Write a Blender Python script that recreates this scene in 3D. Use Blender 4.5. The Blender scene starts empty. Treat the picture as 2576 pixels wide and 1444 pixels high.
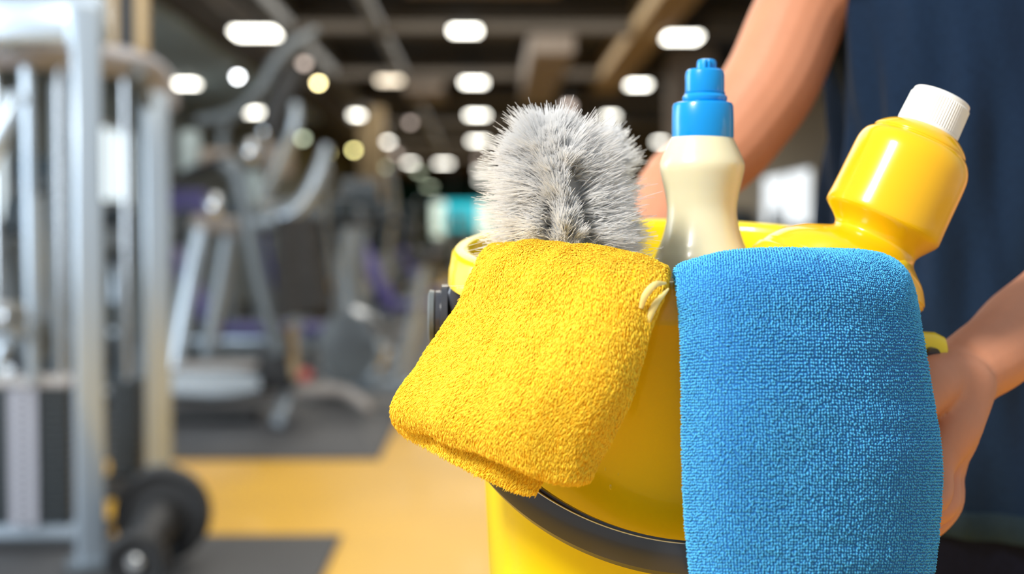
import bpy, math, random
import numpy as np
from mathutils import Vector, Matrix
random.seed(7); rng = np.random.default_rng(11)
scene = bpy.context.scene
col = scene.collection

# ------------------------------------------------------------------ camera
F = 3578.0; W, HH = 2576, 1444
VX, VY = 1228.0, 595.0                       # vanishing point of the hall in the photograph
CAMZ = 1.15
pitch = math.atan((HH/2 - VY)/F); yaw = math.atan((W/2 - VX)/F)
cd = bpy.data.cameras.new('camera'); cam = bpy.data.objects.new('camera', cd); col.objects.link(cam)
cam.location = (0, 0, CAMZ)
cam.rotation_euler = (math.pi/2 - pitch, 0, -yaw)
cd.sensor_width = 36; cd.lens = F*36/W; cd.clip_start = 0.05; cd.clip_end = 200
cd.dof.use_dof = True; cd.dof.focus_distance = 0.815; cd.dof.aperture_fstop = 4.1
scene.camera = cam
scene.view_settings.view_transform = 'Standard'; scene.view_settings.look = 'None'
scene.view_settings.gamma = 1; scene.view_settings.exposure = 0.0
RM = cam.rotation_euler.to_matrix()
RGT, UPV, FWD = RM.col[0].copy(), RM.col[1].copy(), -RM.col[2]
C0 = Vector((0, 0, CAMZ))
def ray(px, py): return FWD + RGT*((px - W/2)/F) + UPV*((HH/2 - py)/F)
def P(px, py, d): return C0 + ray(px, py)*d
def H(px, py, z):
    r = ray(px, py); return C0 + r*((z - CAMZ)/r.z)
def WX(px, py, d): return P(px, py, d)

# ------------------------------------------------------------------ world and lights
world = bpy.data.worlds.new('world'); scene.world = world; world.use_nodes = True
bg = world.node_tree.nodes['Background']; bg.inputs[0].default_value = (0.80, 0.90, 1.0, 1); bg.inputs[1].default_value = 0.66
def area(name, loc, target, sx, sy, power, color):
    l = bpy.data.lights.new(name, 'AREA'); l.shape = 'RECTANGLE'; l.size = sx; l.size_y = sy; l.energy = power; l.color = color
    o = bpy.data.objects.new(name, l); col.objects.link(o); o.location = loc
    o.rotation_euler = (Vector(target) - Vector(loc)).to_track_quat('-Z', 'Y').to_euler(); return o
area('added_key_light', (-1.80, -0.66, 3.2), (0.1, 0.85, 1.05), 0.6, 0.7, 182, (1.0, 0.965, 0.90))  # unseen key light added above left of the camera; no window stands there
area('daylight_side_window', (-4.1, 4.0, 1.9), (0, 6.5, 1.2), 4.5, 2.0, 260, (0.80, 0.90, 1.0))
area('hall_ceiling_light_near', (-0.5, 6.5, 3.3), (-0.5, 6.5, 0), 3, 6, 150, (1.0, 0.95, 0.86))
area('hall_ceiling_light_middle', (-0.5, 15, 3.3), (-0.5, 15, 0), 4, 8, 270, (1.0, 0.95, 0.86))
area('hall_ceiling_light_far', (0, 32, 3.3), (0, 32, 0), 5, 18, 520, (1.0, 0.95, 0.86))

# ------------------------------------------------------------------ materials
def nt(m): return m.node_tree.nodes, m.node_tree.links
def mat(name, c, rough=.5, metal=0, spec=.5, coat=0, sss=0, emit=0, noise=None, bump=None, trans=0, sheen=0):
    m = bpy.data.materials.new(name); m.use_nodes = True; N, L = nt(m); b = N['Principled BSDF']
    b.inputs['Base Color'].default_value = (*c, 1); b.inputs['Roughness'].default_value = rough
    b.inputs['Metallic'].default_value = metal; b.inputs['Specular IOR Level'].default_value = spec
    b.inputs['Coat Weight'].default_value = coat; b.inputs['Coat Roughness'].default_value = .06
    b.inputs['Subsurface Weight'].default_value = sss; b.inputs['Subsurface Scale'].default_value = .012
    b.inputs['Subsurface Radius'].default_value = (1, .6, .35)
    b.inputs['Transmission Weight'].default_value = trans
    b.inputs['Sheen Weight'].default_value = sheen
    if emit:
        b.inputs['Emission Color'].default_value = (*c, 1); b.inputs['Emission Strength'].default_value = emit
    tc = N.new('ShaderNodeTexCoord')
    if noise:
        sc, amt = noise
        n = N.new('ShaderNodeTexNoise'); n.inputs['Scale'].default_value = sc; n.inputs['Detail'].default_value = 4
        r = N.new('ShaderNodeMapRange'); r.inputs[1].default_value = .3; r.inputs[2].default_value = .7
        r.inputs[3].default_value = 1-amt; r.inputs[4].default_value = 1+amt
        mx = N.new('ShaderNodeVectorMath'); mx.operation = 'SCALE'; mx.inputs[0].default_value = c
        L.new(tc.outputs['Object'], n.inputs['Vector']); L.new(n.outputs[0], r.inputs[0]); L.new(r.outputs[0], mx.inputs['Scale']); L.new(mx.outputs[0], b.inputs['Base Color'])
    if bump:
        sc, st, ds = bump
        n = N.new('ShaderNodeTexNoise'); n.inputs['Scale'].default_value = sc; n.inputs['Detail'].default_value = 3
        bp = N.new('ShaderNodeBump'); bp.inputs['Strength'].default_value = st; bp.inputs['Distance'].default_value = ds
        L.new(tc.outputs['Object'], n.inputs['Vector']); L.new(n.outputs[0], bp.inputs['Height']); L.new(bp.outputs[0], b.inputs['Normal'])
    return m
M = {}
M['bucket'] = mat('yellow_plastic', (.86, .64, .004), .25, spec=.4, coat=.25, sss=.08)
M['jug'] = mat('golden_plastic', (.85, .475, .002), .22, spec=.35, coat=.4, sss=.06)
M['cream'] = mat('cream_liquid_plastic', (.74, .67, .44), .3, coat=.3, sss=.3)
M['cap_blue'] = mat('blue_plastic', (.0, .26, .68), .28, spec=.35, coat=.3, sss=.05)
M['cap_white'] = mat('white_plastic', (.82, .81, .78), .4, coat=.1)
M['bail'] = mat('black_plastic', (.035, .038, .048), .28, coat=.2)
M['bristle'] = mat('white_bristle', (1, 1, 1), .5)
N_, L_ = nt(M['bristle']); t_ = N_.new('ShaderNodeBsdfTranslucent'); t_.inputs[0].default_value = (1, 1, 1, 1)
x_ = N_.new('ShaderNodeMixShader'); x_.inputs[0].default_value = .75
L_.new(N_['Principled BSDF'].outputs[0], x_.inputs[1]); L_.new(t_.outputs[0], x_.inputs[2]); L_.new(x_.outputs[0], N_['Material Output'].inputs['Surface'])
M['skin'] = mat('skin', (.56, .245, .14), .5, spec=.3, sss=.14, noise=(28, .05), bump=(260, .18, .0008))
M['navy'] = mat('navy_cotton', (.007, .019, .046), .9, spec=.12, sheen=.05, noise=(300, .15), bump=(900, .25, .0006))
M['hem'] = mat('navy_hem', (.015, .031, .046), .9, spec=.2, noise=(300, .15), bump=(900, .25, .0006))
M['trouser'] = mat('dark_trouser', (.006, .008, .024), .85, spec=.2, noise=(200, .2))
M['shoe'] = mat('black_shoe', (.02, .02, .02), .5)
M['sole'] = mat('white_sole', (.7, .7, .7), .6)
M['hair'] = mat('dark_hair', (.02, .013, .01), .4)
M['eye'] = mat('eye_white', (.8, .8, .8), .2)
M['lips'] = mat('lips', (.5, .15, .13), .4)
M['selvage'] = mat('cream_selvage', (.85, .68, .26), .6, sss=.1)
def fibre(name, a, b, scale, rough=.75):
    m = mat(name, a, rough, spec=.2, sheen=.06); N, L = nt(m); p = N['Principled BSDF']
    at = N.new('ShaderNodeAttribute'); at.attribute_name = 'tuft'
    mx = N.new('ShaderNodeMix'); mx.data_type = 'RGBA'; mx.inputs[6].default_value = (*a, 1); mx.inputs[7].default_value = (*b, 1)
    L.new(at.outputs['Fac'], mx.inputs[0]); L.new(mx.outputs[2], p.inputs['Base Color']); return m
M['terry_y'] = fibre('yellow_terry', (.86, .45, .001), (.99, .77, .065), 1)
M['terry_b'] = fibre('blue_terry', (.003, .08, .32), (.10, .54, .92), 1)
M['steel'] = mat('silver_paint', (.46, .54, .62), .26, metal=.5, coat=.2)
M['steel_d'] = mat('grey_paint', (.14, .165, .185), .35, metal=.2)
M['chrome'] = mat('chrome', (.72, .76, .80), .18, metal=.9)
M['lav'] = mat('lavender_grey_paint', (.34, .34, .38), .45)
M['taupe'] = mat('taupe_paint', (.40, .37, .35), .45)
M['black'] = mat('black_rubber', (.018, .019, .021), .55)
M['plate'] = mat('black_iron', (.012, .018, .022), .4)
M['cloth_d'] = mat('charcoal_cloth', (.035, .035, .036), .9, noise=(20, .3))
M['blue'] = mat('royal_blue', (.02, .03, .20), .5)
M['purple'] = mat('violet_vinyl', (.10, .09, .30), .5)
M['red'] = mat('coral_red', (.55, .12, .11), .5)
M['tan'] = mat('tan_wall', (.45, .33, .18), .6)
M['screen'] = mat('dark_screen', (.05, .07, .09), .15)
M['mat_r'] = mat('rubber_floor', (.062, .064, .070), .55, noise=(3, .2))
M['mat_r2'] = mat('rubber_floor_smooth', (.052, .052, .054), .6, noise=(4, .12))
M['floor'] = mat('amber_vinyl', (.74, .415, .045), .42, spec=.3, noise=(1.2, .06), coat=.05)
M['ceil'] = mat('dark_ceiling', (.018, .019, .022), .9, noise=(1.5, .5))
M['beam'] = mat('brown_beam', (.085, .072, .058), .8)
M['beam_g'] = mat('grey_duct', (.17, .18, .19), .6)
M['beam_t'] = mat('ochre_beam', (.36, .24, .10), .7)
M['beige'] = mat('beige_duct', (.30, .25, .21), .7)
M['soffit'] = mat('pale_soffit', (.35, .42, .43), .7)
M['wall_l'] = mat('grey_wall', (.16, .19, .20), .8, noise=(1, .3))
M['wall_r'] = mat('cream_wall', (.52, .49, .42), .8)
M['wall_b'] = mat('green_wall', (.05, .26, .19), .8)
M['teal'] = mat('teal_sign', (.0, .55, .72), .5, emit=.5)
M['frame_w'] = mat('window_frame_paint', (.5, .5, .5), .5)
M['winglow'] = mat('daylight_glass', (.80, .93, 1.0), .3, emit=1.05)
M['winglow2'] = mat('daylight_glass_bright', (.88, .95, 1.0), .3, emit=1.2)
def em(name, c, s): return mat(name, c, .5, emit=s)
M['l_white'] = em('lamp_white', (1, .97, .86), 10)
M['l_warm'] = em('lamp_warm', (1, .86, .66), 3.2)
M['l_dim'] = em('lamp_dim', (.80, .66, .58), 3.0)
M['l_yel'] = em('lamp_yellow', (1, .90, .36), 16)
M['l_green'] = em('lamp_green', (.72, .82, .58), 5)
M['l_spot'] = em('lamp_spot_white', (.95, .98, 1), 22)
M['l_gold'] = em('lamp_spot_gold', (1, .85, .42), 26)
M['l_or'] = em('lamp_orange', (.85, .55, .22), 5)

# ------------------------------------------------------------------ mesh helpers
class MB:
    def __init__(s): s.v = []; s.f = []; s.mi = []; s.cur = 0
    def add(s, vs, fs):
        o = len(s.v); s.v += [tuple(v) for v in vs]; s.f += [tuple(i+o for i in f) for f in fs]; s.mi += [s.cur]*len(fs); return s
    def box(s, c, size, rot=None, bev=0):
        hx, hy, hz = size[0]/2, size[1]/2, size[2]/2; R = rot or Matrix.Identity(3); c = Vector(c)
        if bev <= 0:
            vs = [c + R @ Vector((x*hx, y*hy, z*hz)) for x in (-1,1) for y in (-1,1) for z in (-1,1)]
            return s.add(vs, [(0,1,3,2),(4,6,7,5),(0,4,5,1),(2,3,7,6),(0,2,6,4),(1,5,7,3)])
        # rounded in plan, chamfered top and bottom
        b = min(bev, hx*.95, hy*.95, hz*.95); n = 5; rings = []
        for (zz, ins) in ((-hz, b*.8), (-hz+b*.3, b*.25), (-hz+b, 0), (hz-b, 0), (hz-b*.3, b*.25), (hz, b*.8)):
            ring = []
            for (sx, sy, a0) in ((1,1,0),(-1,1,90),(-1,-1,180),(1,-1,270)):
                for k in range(n):
                    a = math.radians(a0 + 90*k/(n-1)); r = b
                    x = sx*(hx-b) + (r)*math.cos(a); y = sy*(hy-b) + r*math.sin(a)
                    x *= (hx-ins)/hx; y *= (hy-ins)/hy
                    ring.append(c + R @ Vector((x, y, zz)))
            rings.append(ring)
        return s.loft(rings)
    def loft(s, rings, cap=True, closed=True):
        n = len(rings[0]); vs = [p for r in rings for p in r]; fs = []
        for i in range(len(rings)-1):
            for j in range(n if closed else n-1):
                a, b = i*n+j, i*n+(j+1) % n; fs.append((a, b, b+n, a+n))
        if cap: fs.append(tuple(range(n-1, -1, -1))); fs.append(tuple((len(rings)-1)*n + j for j in range(n)))
        return s.add(vs, fs)
    def tube(s, pts, r, n=12, flat=1.0, up=None, cap=True, rnd=False):
        pts = [Vector(p) for p in pts]; rs = list(r) if hasattr(r, '__len__') else [r]*len(pts)
        if rnd:   # rounded ends
            a = pts[0] - (pts[1]-pts[0]).normalized()*rs[0]*.7; b = pts[-1] + (pts[-1]-pts[-2]).normalized()*rs[-1]*.7
            a1 = pts[0] - (pts[1]-pts[0]).normalized()*rs[0]*.45; b1 = pts[-1] + (pts[-1]-pts[-2]).normalized()*rs[-1]*.45
            pts = [a, a1] + pts + [b1, b]; rs = [rs[0]*.35, rs[0]*.8] + rs + [rs[-1]*.8, rs[-1]*.35]
        rings = []; ref = Vector(up) if up is not None else None
        t0 = (pts[1]-pts[0]).normalized()
        if ref is None: ref = Vector((0,0,1)) if abs(t0.z) < .9 else Vector((0,1,0))
        nrm = (ref - t0*ref.dot(t0)).normalized()
        for i, p in enumerate(pts):
            t = (pts[min(i+1, len(pts)-1)] - pts[max(i-1, 0)]).normalized()
            nrm = (nrm - t*nrm.dot(t)).normalized(); bn = t.cross(nrm)
            rings.append([p + (nrm*math.cos(2*math.pi*k/n)*flat + bn*math.sin(2*math.pi*k/n))*rs[i] for k in range(n)])
        return s.loft(rings, cap)
    def lathe(s, prof, origin, axis=(0,0,1), n=48, cap=True):
        ax = Vector(axis).normalized(); ref = Vector((1,0,0)) if abs(ax.x) < .9 else Vector((0,1,0))
        u = (ref - ax*ref.dot(ax)).normalized(); w = ax.cross(u); o = Vector(origin)
        return s.loft([[o + ax*z + (u*math.cos(2*math.pi*k/n) + w*math.sin(2*math.pi*k/n))*max(r, 1e-5) for k in range(n)] for (r, z) in prof], cap)
    def ball(s, c, r, n=16, m=10, R=None):
        r = r if hasattr(r, '__len__') else (r, r, r); c = Vector(c); R = R or Matrix.Identity(3); rings = []
        for i in range(m+1):
            th = math.pi*(i/m)*.98 + .01*math.pi
            rings.append([c + R @ Vector((r[0]*math.sin(th)*math.cos(2*math.pi*k/n), r[1]*math.sin(th)*math.sin(2*math.pi*k/n), -r[2]*math.cos(th))) for k in range(n)])
        return s.loft(rings)
    def build(s, name, m, parent=None, smooth=True, sharp=35):
        me = bpy.data.meshes.new(name); off = Vector(parent.matrix_world.translation) if parent else Vector((0,0,0))
        if parent: off = world_loc(parent)
        me.from_pydata([(v[0]-off.x, v[1]-off.y, v[2]-off.z) for v in s.v], [], s.f)
        for mm in (m if isinstance(m, (list, tuple)) else [m]): me.materials.append(mm)
        if isinstance(m, (list, tuple)): me.polygons.foreach_set('material_index', s.mi)
        import bmesh as BM
        b = BM.new(); b.from_mesh(me); BM.ops.recalc_face_normals(b, faces=b.faces)
        if smooth:
            lim = math.radians(sharp)
            for e in b.edges:
                if len(e.link_faces) == 2 and e.calc_face_angle(0) > lim: e.smooth = False
            for f in b.faces: f.smooth = True
        b.to_mesh(me); b.free()
        o = bpy.data.objects.new(name, me); col.objects.link(o)
        if parent: o.parent = parent
        return o
def world_loc(o):
    v = Vector((0,0,0))
    while o: v += o.location; o = o.parent
    return v
def tag(o, label=None, cat=None, group=None, kind=None):
    if label: o['label'] = label
    if cat: o['category'] = cat
    if group: o['group'] = group
    if kind: o['kind'] = kind
    return o
def empty(name, loc, label, cat, group=None):
    o = bpy.data.objects.new(name, None); col.objects.link(o); o.location = loc; o.empty_display_size = .05
    return tag(o, label, cat, group)
def copy_tree(o, parent=None):
    c = o.copy(); col.objects.link(c); c.parent = parent
    for ch in list(o.children): copy_tree(ch, c)
    return c
def raw_mesh(name, V, Fq, mats, mi=None, attr=None, parent=None, smooth=True):
    """V (n,3) float, Fq (m,4) quads"""
    me = bpy.data.meshes.new(name); off = world_loc(parent) if parent else Vector((0,0,0))
    V = np.asarray(V, dtype=np.float64) - np.array(off[:])
    m = len(Fq); me.vertices.add(len(V)); me.loops.add(4*m); me.polygons.add(m)
    me.vertices.foreach_set('co', V.astype(np.float32).ravel())
    me.loops.foreach_set('vertex_index', np.asarray(Fq, dtype=np.int32).ravel())
    me.polygons.foreach_set('loop_start', np.arange(0, 4*m, 4, dtype=np.int32))
    me.polygons.foreach_set('use_smooth', np.full(m, smooth))
    for mm in mats: me.materials.append(mm)
    if mi is not None: me.polygons.foreach_set('material_index', np.asarray(mi, dtype=np.int32))
    if attr is not None:
        a = me.attributes.new('tuft', 'FLOAT', 'POINT'); a.data.foreach_set('value', np.asarray(attr, dtype=np.float32))
    me.update(calc_edges=True); me.validate()
    o = bpy.data.objects.new(name, me); col.objects.link(o)
    if parent: o.parent = parent
    return o
def smoothpath(pts, n=8):
    """Catmull-Rom through points"""
    p = [Vector(q) for q in pts]; p = [p[0]*2-p[1]] + p + [p[-1]*2-p[-2]]; out = []
    for i in range(1, len(p)-2):
        for k in range(n):
            t = k/n; a, b, c, d = p[i-1], p[i], p[i+1], p[i+2]
            out.append(.5*((2*b) + (c-a)*t + (2*a-5*b+4*c-d)*t*t + (3*b-a-3*c+d)*t**3))
    out.append(p[-2]); return out
def lerp_r(rs, n=8):
    out = []
    for i in range(len(rs)-1): out += [rs[i] + (rs[i+1]-rs[i])*(3*(k/n)**2-2*(k/n)**3) for k in range(n)]
    return out + [rs[-1]]
def stroke(mb, pts, r, n=8, k=12, **kw):
    rs = r if hasattr(r, '__len__') else [r]*len(pts)
    return mb.tube(smoothpath(pts, n), lerp_r(rs, n), n=k, **kw)

# ------------------------------------------------------------------ the hall
def struct(name, mb, m): return tag(mb.build(name, m, smooth=False), kind='structure')
XL, XR, YB, ZC = -4.3, 4.9, 62.0, 3.5
struct('floor', MB().box(((XL+XR)/2, 28, -.05), (XR-XL, 68, .1)), M['floor'])
struct('ceiling', MB().box(((XL+XR)/2, 32.5, ZC+.05), (XR-XL, 59, .1)), M['ceil'])
def wall_holes(x0, x1, y0, y1, holes):
    mb = MB(); holes = sorted(holes); y = y0; xc = (x0+x1)/2; t = abs(x1-x0)
    for (a, b, za, zb) in holes:
        mb.box((xc, (y+a)/2, ZC/2), (t, a-y, ZC)); mb.box((xc, (a+b)/2, za/2), (t, b-a, za)); mb.box((xc, (a+b)/2, (zb+ZC)/2), (t, b-a, ZC-zb)); y = b
    mb.box((xc, (y+y1)/2, ZC/2), (t, y1-y, ZC)); return mb
hl = [(5.2, 8.2, .9, 2.9), (11.3, 13.0, 1.25, 2.5), (15.75, 17.5, 1.32, 2.45)]
hr = [(15.6, 17.4, 1.0, 2.6), (21.6, 25.6, 1.28, 2.25)]
struct('wall_left', wall_holes(XL-.15, XL, 3, 62, hl), M['wall_l'])
struct('wall_right', wall_holes(XR, XR+.15, 3, 62, hr), M['wall_r'])
struct('wall_back', MB().box(((XL+XR)/2, YB+.08, ZC/2), (XR-XL, .15, ZC)), M['wall_b'])
wn = 1
for (xx, hs, gm) in ((XL-.08, hl, 'winglow'), (XR+.08, hr, 'winglow2')):
    for (a, b, za, zb) in hs:
        w = struct('window_%d' % wn, MB().box((xx, (a+b)/2, (za+zb)/2), (.02, b-a, zb-za)), M[gm]); wn += 1
        fr = MB()
        for yy in (a+.03, b-.03, (a+b)/2): fr.box((xx, yy, (za+zb)/2), (.07, .06, zb-za))
        for zz in (za+.03, zb-.03): fr.box((xx, (a+b)/2, zz), (.07, b-a, .06))
        fr.build('window_frame', M['frame_w'], w, smooth=False)
struct('trim_1', MB().box((-3.45, 15.5, 3.2), (1.6, 14, .5)), M['soffit'])       # pale lowered ceiling on the left
struct('trim_2', MB().box((-2.42, 26, 3.25), (.42, 42, .45)), M['beam'])
struct('trim_3', MB().box((1.62, 12.4, 3.32), (.34, 15.2, .32)), M['beam_t'])
for i, y in enumerate((9.5, 14.5, 18.6, 21.8, 26.5, 32, 38, 45, 53)):
    struct('trim_%d' % (4+i), MB().box((.4, y, 3.33), (8.9, .34 if i != 3 else .6, .26)), M['beam'])
# mats
def slab(name, x0, x1, y0, y1, m, label, cat='floor mat', z=.012, group=None):
    return tag(MB().box(((x0+x1)/2, (y0+y1)/2, z/2+.0005), (x1-x0, y1-y0, z), bev=.005).build(name, m), label, cat, group)
XP = -.56
yA = H(700, 1352, 0).y; yB = H(700, 1158, 0).y
slab('rubber_mat', -4.25, XP, 2.9, yA, M['mat_r2'], 'dark grey rubber floor mat in the near left corner, in front of the amber stripe')
slab('rubber_mat', -4.25, XP, yB, 30, M['mat_r'], 'long dark grey rubber floor mat under the machines, behind the amber stripe')
slab('rubber_mat', 1.6, 4.8, 4, 30, M['mat_r'], 'dark grey rubber floor mat on the right, behind the person')
# ducts hanging under the ceiling
def duct(name, c, s, m, label, cat='air duct'): return tag(MB().box(c, s, bev=.03).build(name, m), label, cat)
duct('ventilation_duct', (-2.05, 17, 3.33), (.20, 22, .30), M['beam_g'], 'long grey ventilation duct running along the left of the ceiling')
duct('ventilation_duct', (.66, 17.2, 3.24), (.44, 5.6, .50), M['beige'], 'short beige ceiling duct above and behind the white brush')
duct('ventilation_duct', (-.05, 11.7, 3.32), (1.3, .6, .32), M['beige'], 'beige crosswise ceiling duct at the top of the photo')
duct('ventilation_duct', (-.85, 19.4, 3.25), (.5, 1.6, .45), M['beige'], 'small beige ceiling duct box beside the warm square lamp')
duct('ventilation_duct', (.62, 10.2, 3.36), (.5, 2.2, .26), M['beam_g'], 'grey ceiling duct at the top edge above the brush')
pipe = MB().tube([(-1.1, 8, 3.25), (-1.1, 34, 3.25)], .06)
tag(pipe.build('ceiling_pipe', M['beam_g']), 'thin grey pipe running along the dark ceiling', 'pipe')

# lamps
def lamp(px, py, m, label, size=.3, kind='panel', z=None, group='square ceiling lamps'):
    if z is None: z = 2.90 if px < 700 else 3.12
    p = H(px, py, z)
    if kind == 'panel':
        r = empty('ceiling_lamp', p, label, 'lamp', group)
        MB().box(p, (size, size, .03), bev=.01).build('diffuser', M[m], r)
        MB().box(p + Vector((0,0,.035)), (size*1.12, size*1.12, .04), bev=.01).build('housing', M['black'], r)
        MB().tube([p + Vector((0,0,.04)), (p.x, p.y, ZC)], .008, n=6).build('hanger', M['black'], r)
    else:
        r = empty('spotlight', p, label, 'spotlight', 'round spotlights')
        MB().ball(p, size).build('bulb', M[m], r)
        MB().lathe([(size*1.25, 0), (size*1.25, .02), (size*.6, .16)], p + Vector((0,0,size*.4))).build('shade', M['black'], r)
        MB().tube([p + Vector((0,0,.14)), (p.x, p.y, ZC)], .008, n=6).build('hanger', M['black'], r)
    return r
for a in [
 (643, 84, 'l_white', 'bright square ceiling lamp at upper left, slanting above the grey duct', .36),
 (465, 211, 'l_white', 'white square lamp just right of the rack corner', .27),
 (635, 283, 'l_white', 'bright warm white lamp low above the cross trainer', .30),
 (980, 203, 'l_warm', 'peach coloured square lamp left of the centre row', .30),
 (1170, 78, 'l_white', 'nearest lamp of the centre row, at the top of the photo', .27),
 (1192, 208, 'l_white', 'second lamp of the centre row counted from the top', .29),
 (1200, 290, 'l_white', 'third lamp of the centre row counted from the top', .33),
 (1203, 355, 'l_white', 'fourth lamp of the centre row, left of the brush top', .36),
 (1209, 400, 'l_dim', 'dim beige lamp of the centre row beside the brush bristles', .20),
 (1212, 428, 'l_white', 'upper of the two merged far lamps beside the brush', .36),
 (1213, 455, 'l_white', 'lower of the two merged far lamps beside the brush', .36),
 (1211, 482, 'l_green', 'faint greenish lamp lowest in the centre row', .35),
 (880, 290, 'l_white', 'slanted white lamp above the two yellow spotlights', .40),
 (960, 357, 'l_white', 'oval white lamp right of the two yellow spotlights', .40),
 (1027, 410, 'l_white', 'cream white lamp in the distance, middle of the slanting row', .36),
 (1052, 433, 'l_green', 'pale green lamp just below and right of a cream lamp', .25),
 (1080, 470, 'l_green', 'farthest pale green lamp above the teal sign', .35),
 (1116, 411, 'l_white', 'bright lone lamp above left of the teal sign', .40),
 (1716, 95, 'l_white', 'large slanted lamp at upper right left of the bare arm', .33),
 (1606, 214, 'l_white', 'oval lamp left of the blue bottle cap', .27),
 (1535, 292, 'l_white', 'lamp partly hidden behind the right brush roll', .22),
 (1665, 357, 'l_white', 'lamp half hidden behind the cream bottle shoulder', .29)]:
    lamp(*a)
for a in [
 (598, 192, 'l_spot', 'small round white spotlight between two slanted lamps', .032),
 (801, 208, 'l_gold', 'round golden spotlight above the cross trainer arc', .030),
 (765, 158, 'l_dim', 'faint pinkish spotlight at the top of the cross trainer arc', .040),
 (1032, 307, 'l_dim', 'dim pink round spotlight left of the centre row', .045),
 (762, 347, 'l_green', 'pale green white spotlight above the curved handle', .055),
 (826, 384, 'l_yel', 'left one of the two yellow round spotlights', .040),
 (890, 377, 'l_yel', 'right one of the two yellow round spotlights', .045),
 (996, 385, 'l_dim', 'dusty pink spotlight below right of the oval lamp', .05),
 (968, 420, 'l_green', 'muted sage green spotlight in the far distance', .05),
 (935, 437, 'l_or', 'orange spotlight beside the sage green one', .05),
 (1430, 266, 'l_dim', 'greyish white spotlight just above the brush top', .06)]:
    lamp(*a, kind='spot', z=2.86)
# far end: teal sign
r = empty('wall_sign', P(1168, 545, 34), 'turquoise square hanging sign far away left of the brush', 'sign')
MB().box(P(1168, 543, 34), (1.05, .08, .68), bev=.03).build('panel', M['teal'], r)
MB().tube([P(1140, 505, 34), (P(1140, 505, 34).x, P(1140, 505, 34).y, ZC)], .02, n=6).tube([P(1196, 505, 34), (P(1196, 505, 34).x, P(1196, 505, 34).y, ZC)], .02, n=6).build('hanger', M['black'], r)
for px, lab, s in ((1104, 'pale glowing column light left of the turquoise sign', .30), (1222, 'pale mint glowing column light right of the turquoise sign', .35)):
    p = P(px, 545, 33); r = empty('light_column', (p.x, p.y, 0), lab, 'lamp')
    MB().box((p.x, p.y, 1.55), (s, s, .8), bev=.04).build('glass', em('column_glow', (.70, .88, .80), .9), r)
    MB().box((p.x, p.y, .58), (s*.8, s*.8, 1.15), bev=.02).build('base', M['steel_d'], r)
# pillars
for (x, y, s, m, lab) in ((-1.95, 24, .4, 'tan', 'tan square pillar in the distance left of the lamps'), (2.55, 18.0, .55, 'beige', 'brown grey pillar behind the cream bottle'), (3.55, 14.0, .22, 'beam_g', 'slim grey pillar between the bare arm and the navy shirt')):
    r = empty('pillar', (x, y, 0), lab, 'pillar'); MB().box((x, y, 1.75), (s, s, 3.5)).build('shaft', M[m], r, smooth=False)
    MB().box((x, y, .06), (s+.05, s+.05, .12)).build('plinth', M['black'], r, smooth=False)

# ------------------------------------------------------------------ cable machine on the left
def zrot(a): return Matrix.Rotation(math.radians(a), 3, 'Z')
def stack(root, c, w, dpt, z0, z1, n):
    for i in range(n):
        z = z0 + (z1-z0)*(i+.5)/n
        MB().box((c.x, c.y, z), (w, dpt, (z1-z0)/n*.86), bev=.004).build('weight_plate', M['plate'], root)
    sp = MB().box((c.x, c.y-dpt/2-.006, (z0+z1)/2), (w*.30, .012, z1-z0)); s = sp.build('selector_strip', M['lav'], root, smooth=False)
    for i in range(n): MB().lathe([(.009, 0), (.009, .006)], (c.x, c.y-dpt/2-.010, z0 + (z1-z0)*(i+.5)/n), (0,-1,0), n=10).build('pin_hole', M['black'], s)
    MB().box((c.x, c.y, z1+.02), (w*1.02, dpt*1.05, .035), bev=.008).build('top_plate', M['taupe'], root)
    for s in (-1, 1): MB().tube([(c.x+s*w*.36, c.y, .04), (c.x+s*w*.36, c.y, 2.0)], .012).build('guide_rod', M['chrome'], root)
b1 = H(228, 1441, 0); b2 = H(395, 1195, 0)
rk = empty('cable_machine', (b1.x, b1.y, 0), 'tall silver cable machine frame with black weight stack at the left edge', 'gym machine')
MB().box((b1.x, b1.y, .98), (.095, .085, 1.90), zrot(24), bev=.012).build('upright_post', M['steel'], rk)
MB().box((b1.x, b1.y, .029), (.15, .14, .03), zrot(24), bev=.008).build('foot_plate', M['steel_d'], rk)
MB().box((b2.x, b2.y, .97), (.125, .11, 1.90), zrot(28), bev=.014).build('upright_post', M['steel'], rk)
MB().box((b2.x, b2.y, .029), (.18, .17, .03), zrot(28), bev=.008).build('foot_plate', M['steel_d'], rk)
tb = MB(); stroke(tb, [P(404, 270, 6.85), P(396, 212, 6.8), P(350, 168, 6.6), P(260, 152, 6.0), P(120, 130, 5.2), P(-160, 120, 5.0)], .085, flat=.8)
tb.build('top_frame', M['lav'], rk)
t2 = MB(); t2.box(P(50, 50, 4.9), (.60, .12, .16), bev=.02); t2.box(P(215, 75, 4.9), (.10, .12, .14), bev=.015); t2.build('top_beam', M['steel'], rk)
for px_, m_, w_ in ((287, 'tan', .045), (318, 'black', .065), (358, 'tan', .050)):
    a_ = P(px_, 115, 6.45); MB().box((a_.x, a_.y, a_.z+.17), (w_, .06, .42), bev=.01).build('frame_riser', M[m_], rk)
sc = P(78, 1140, 5.25); sc.z = 0
stack(rk, sc, .33, .16, .10, .60, 18)
MB().box((sc.x-.02, sc.y, .065), (.46, .10, .07), bev=.012).build('base_rail', M['steel'], rk)
MB().box((sc.x-.02, sc.y+.1, .031), (.5, .4, .034)).build('base_plate', M['black'], rk)
s2 = P(322, 1100, 6.3); s2.z = 0
for i in range(12): MB().box((s2.x, s2.y, .12+.035*i), (.13, .13, .030), bev=.004).build('weight_plate', M['plate'], rk)
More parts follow.
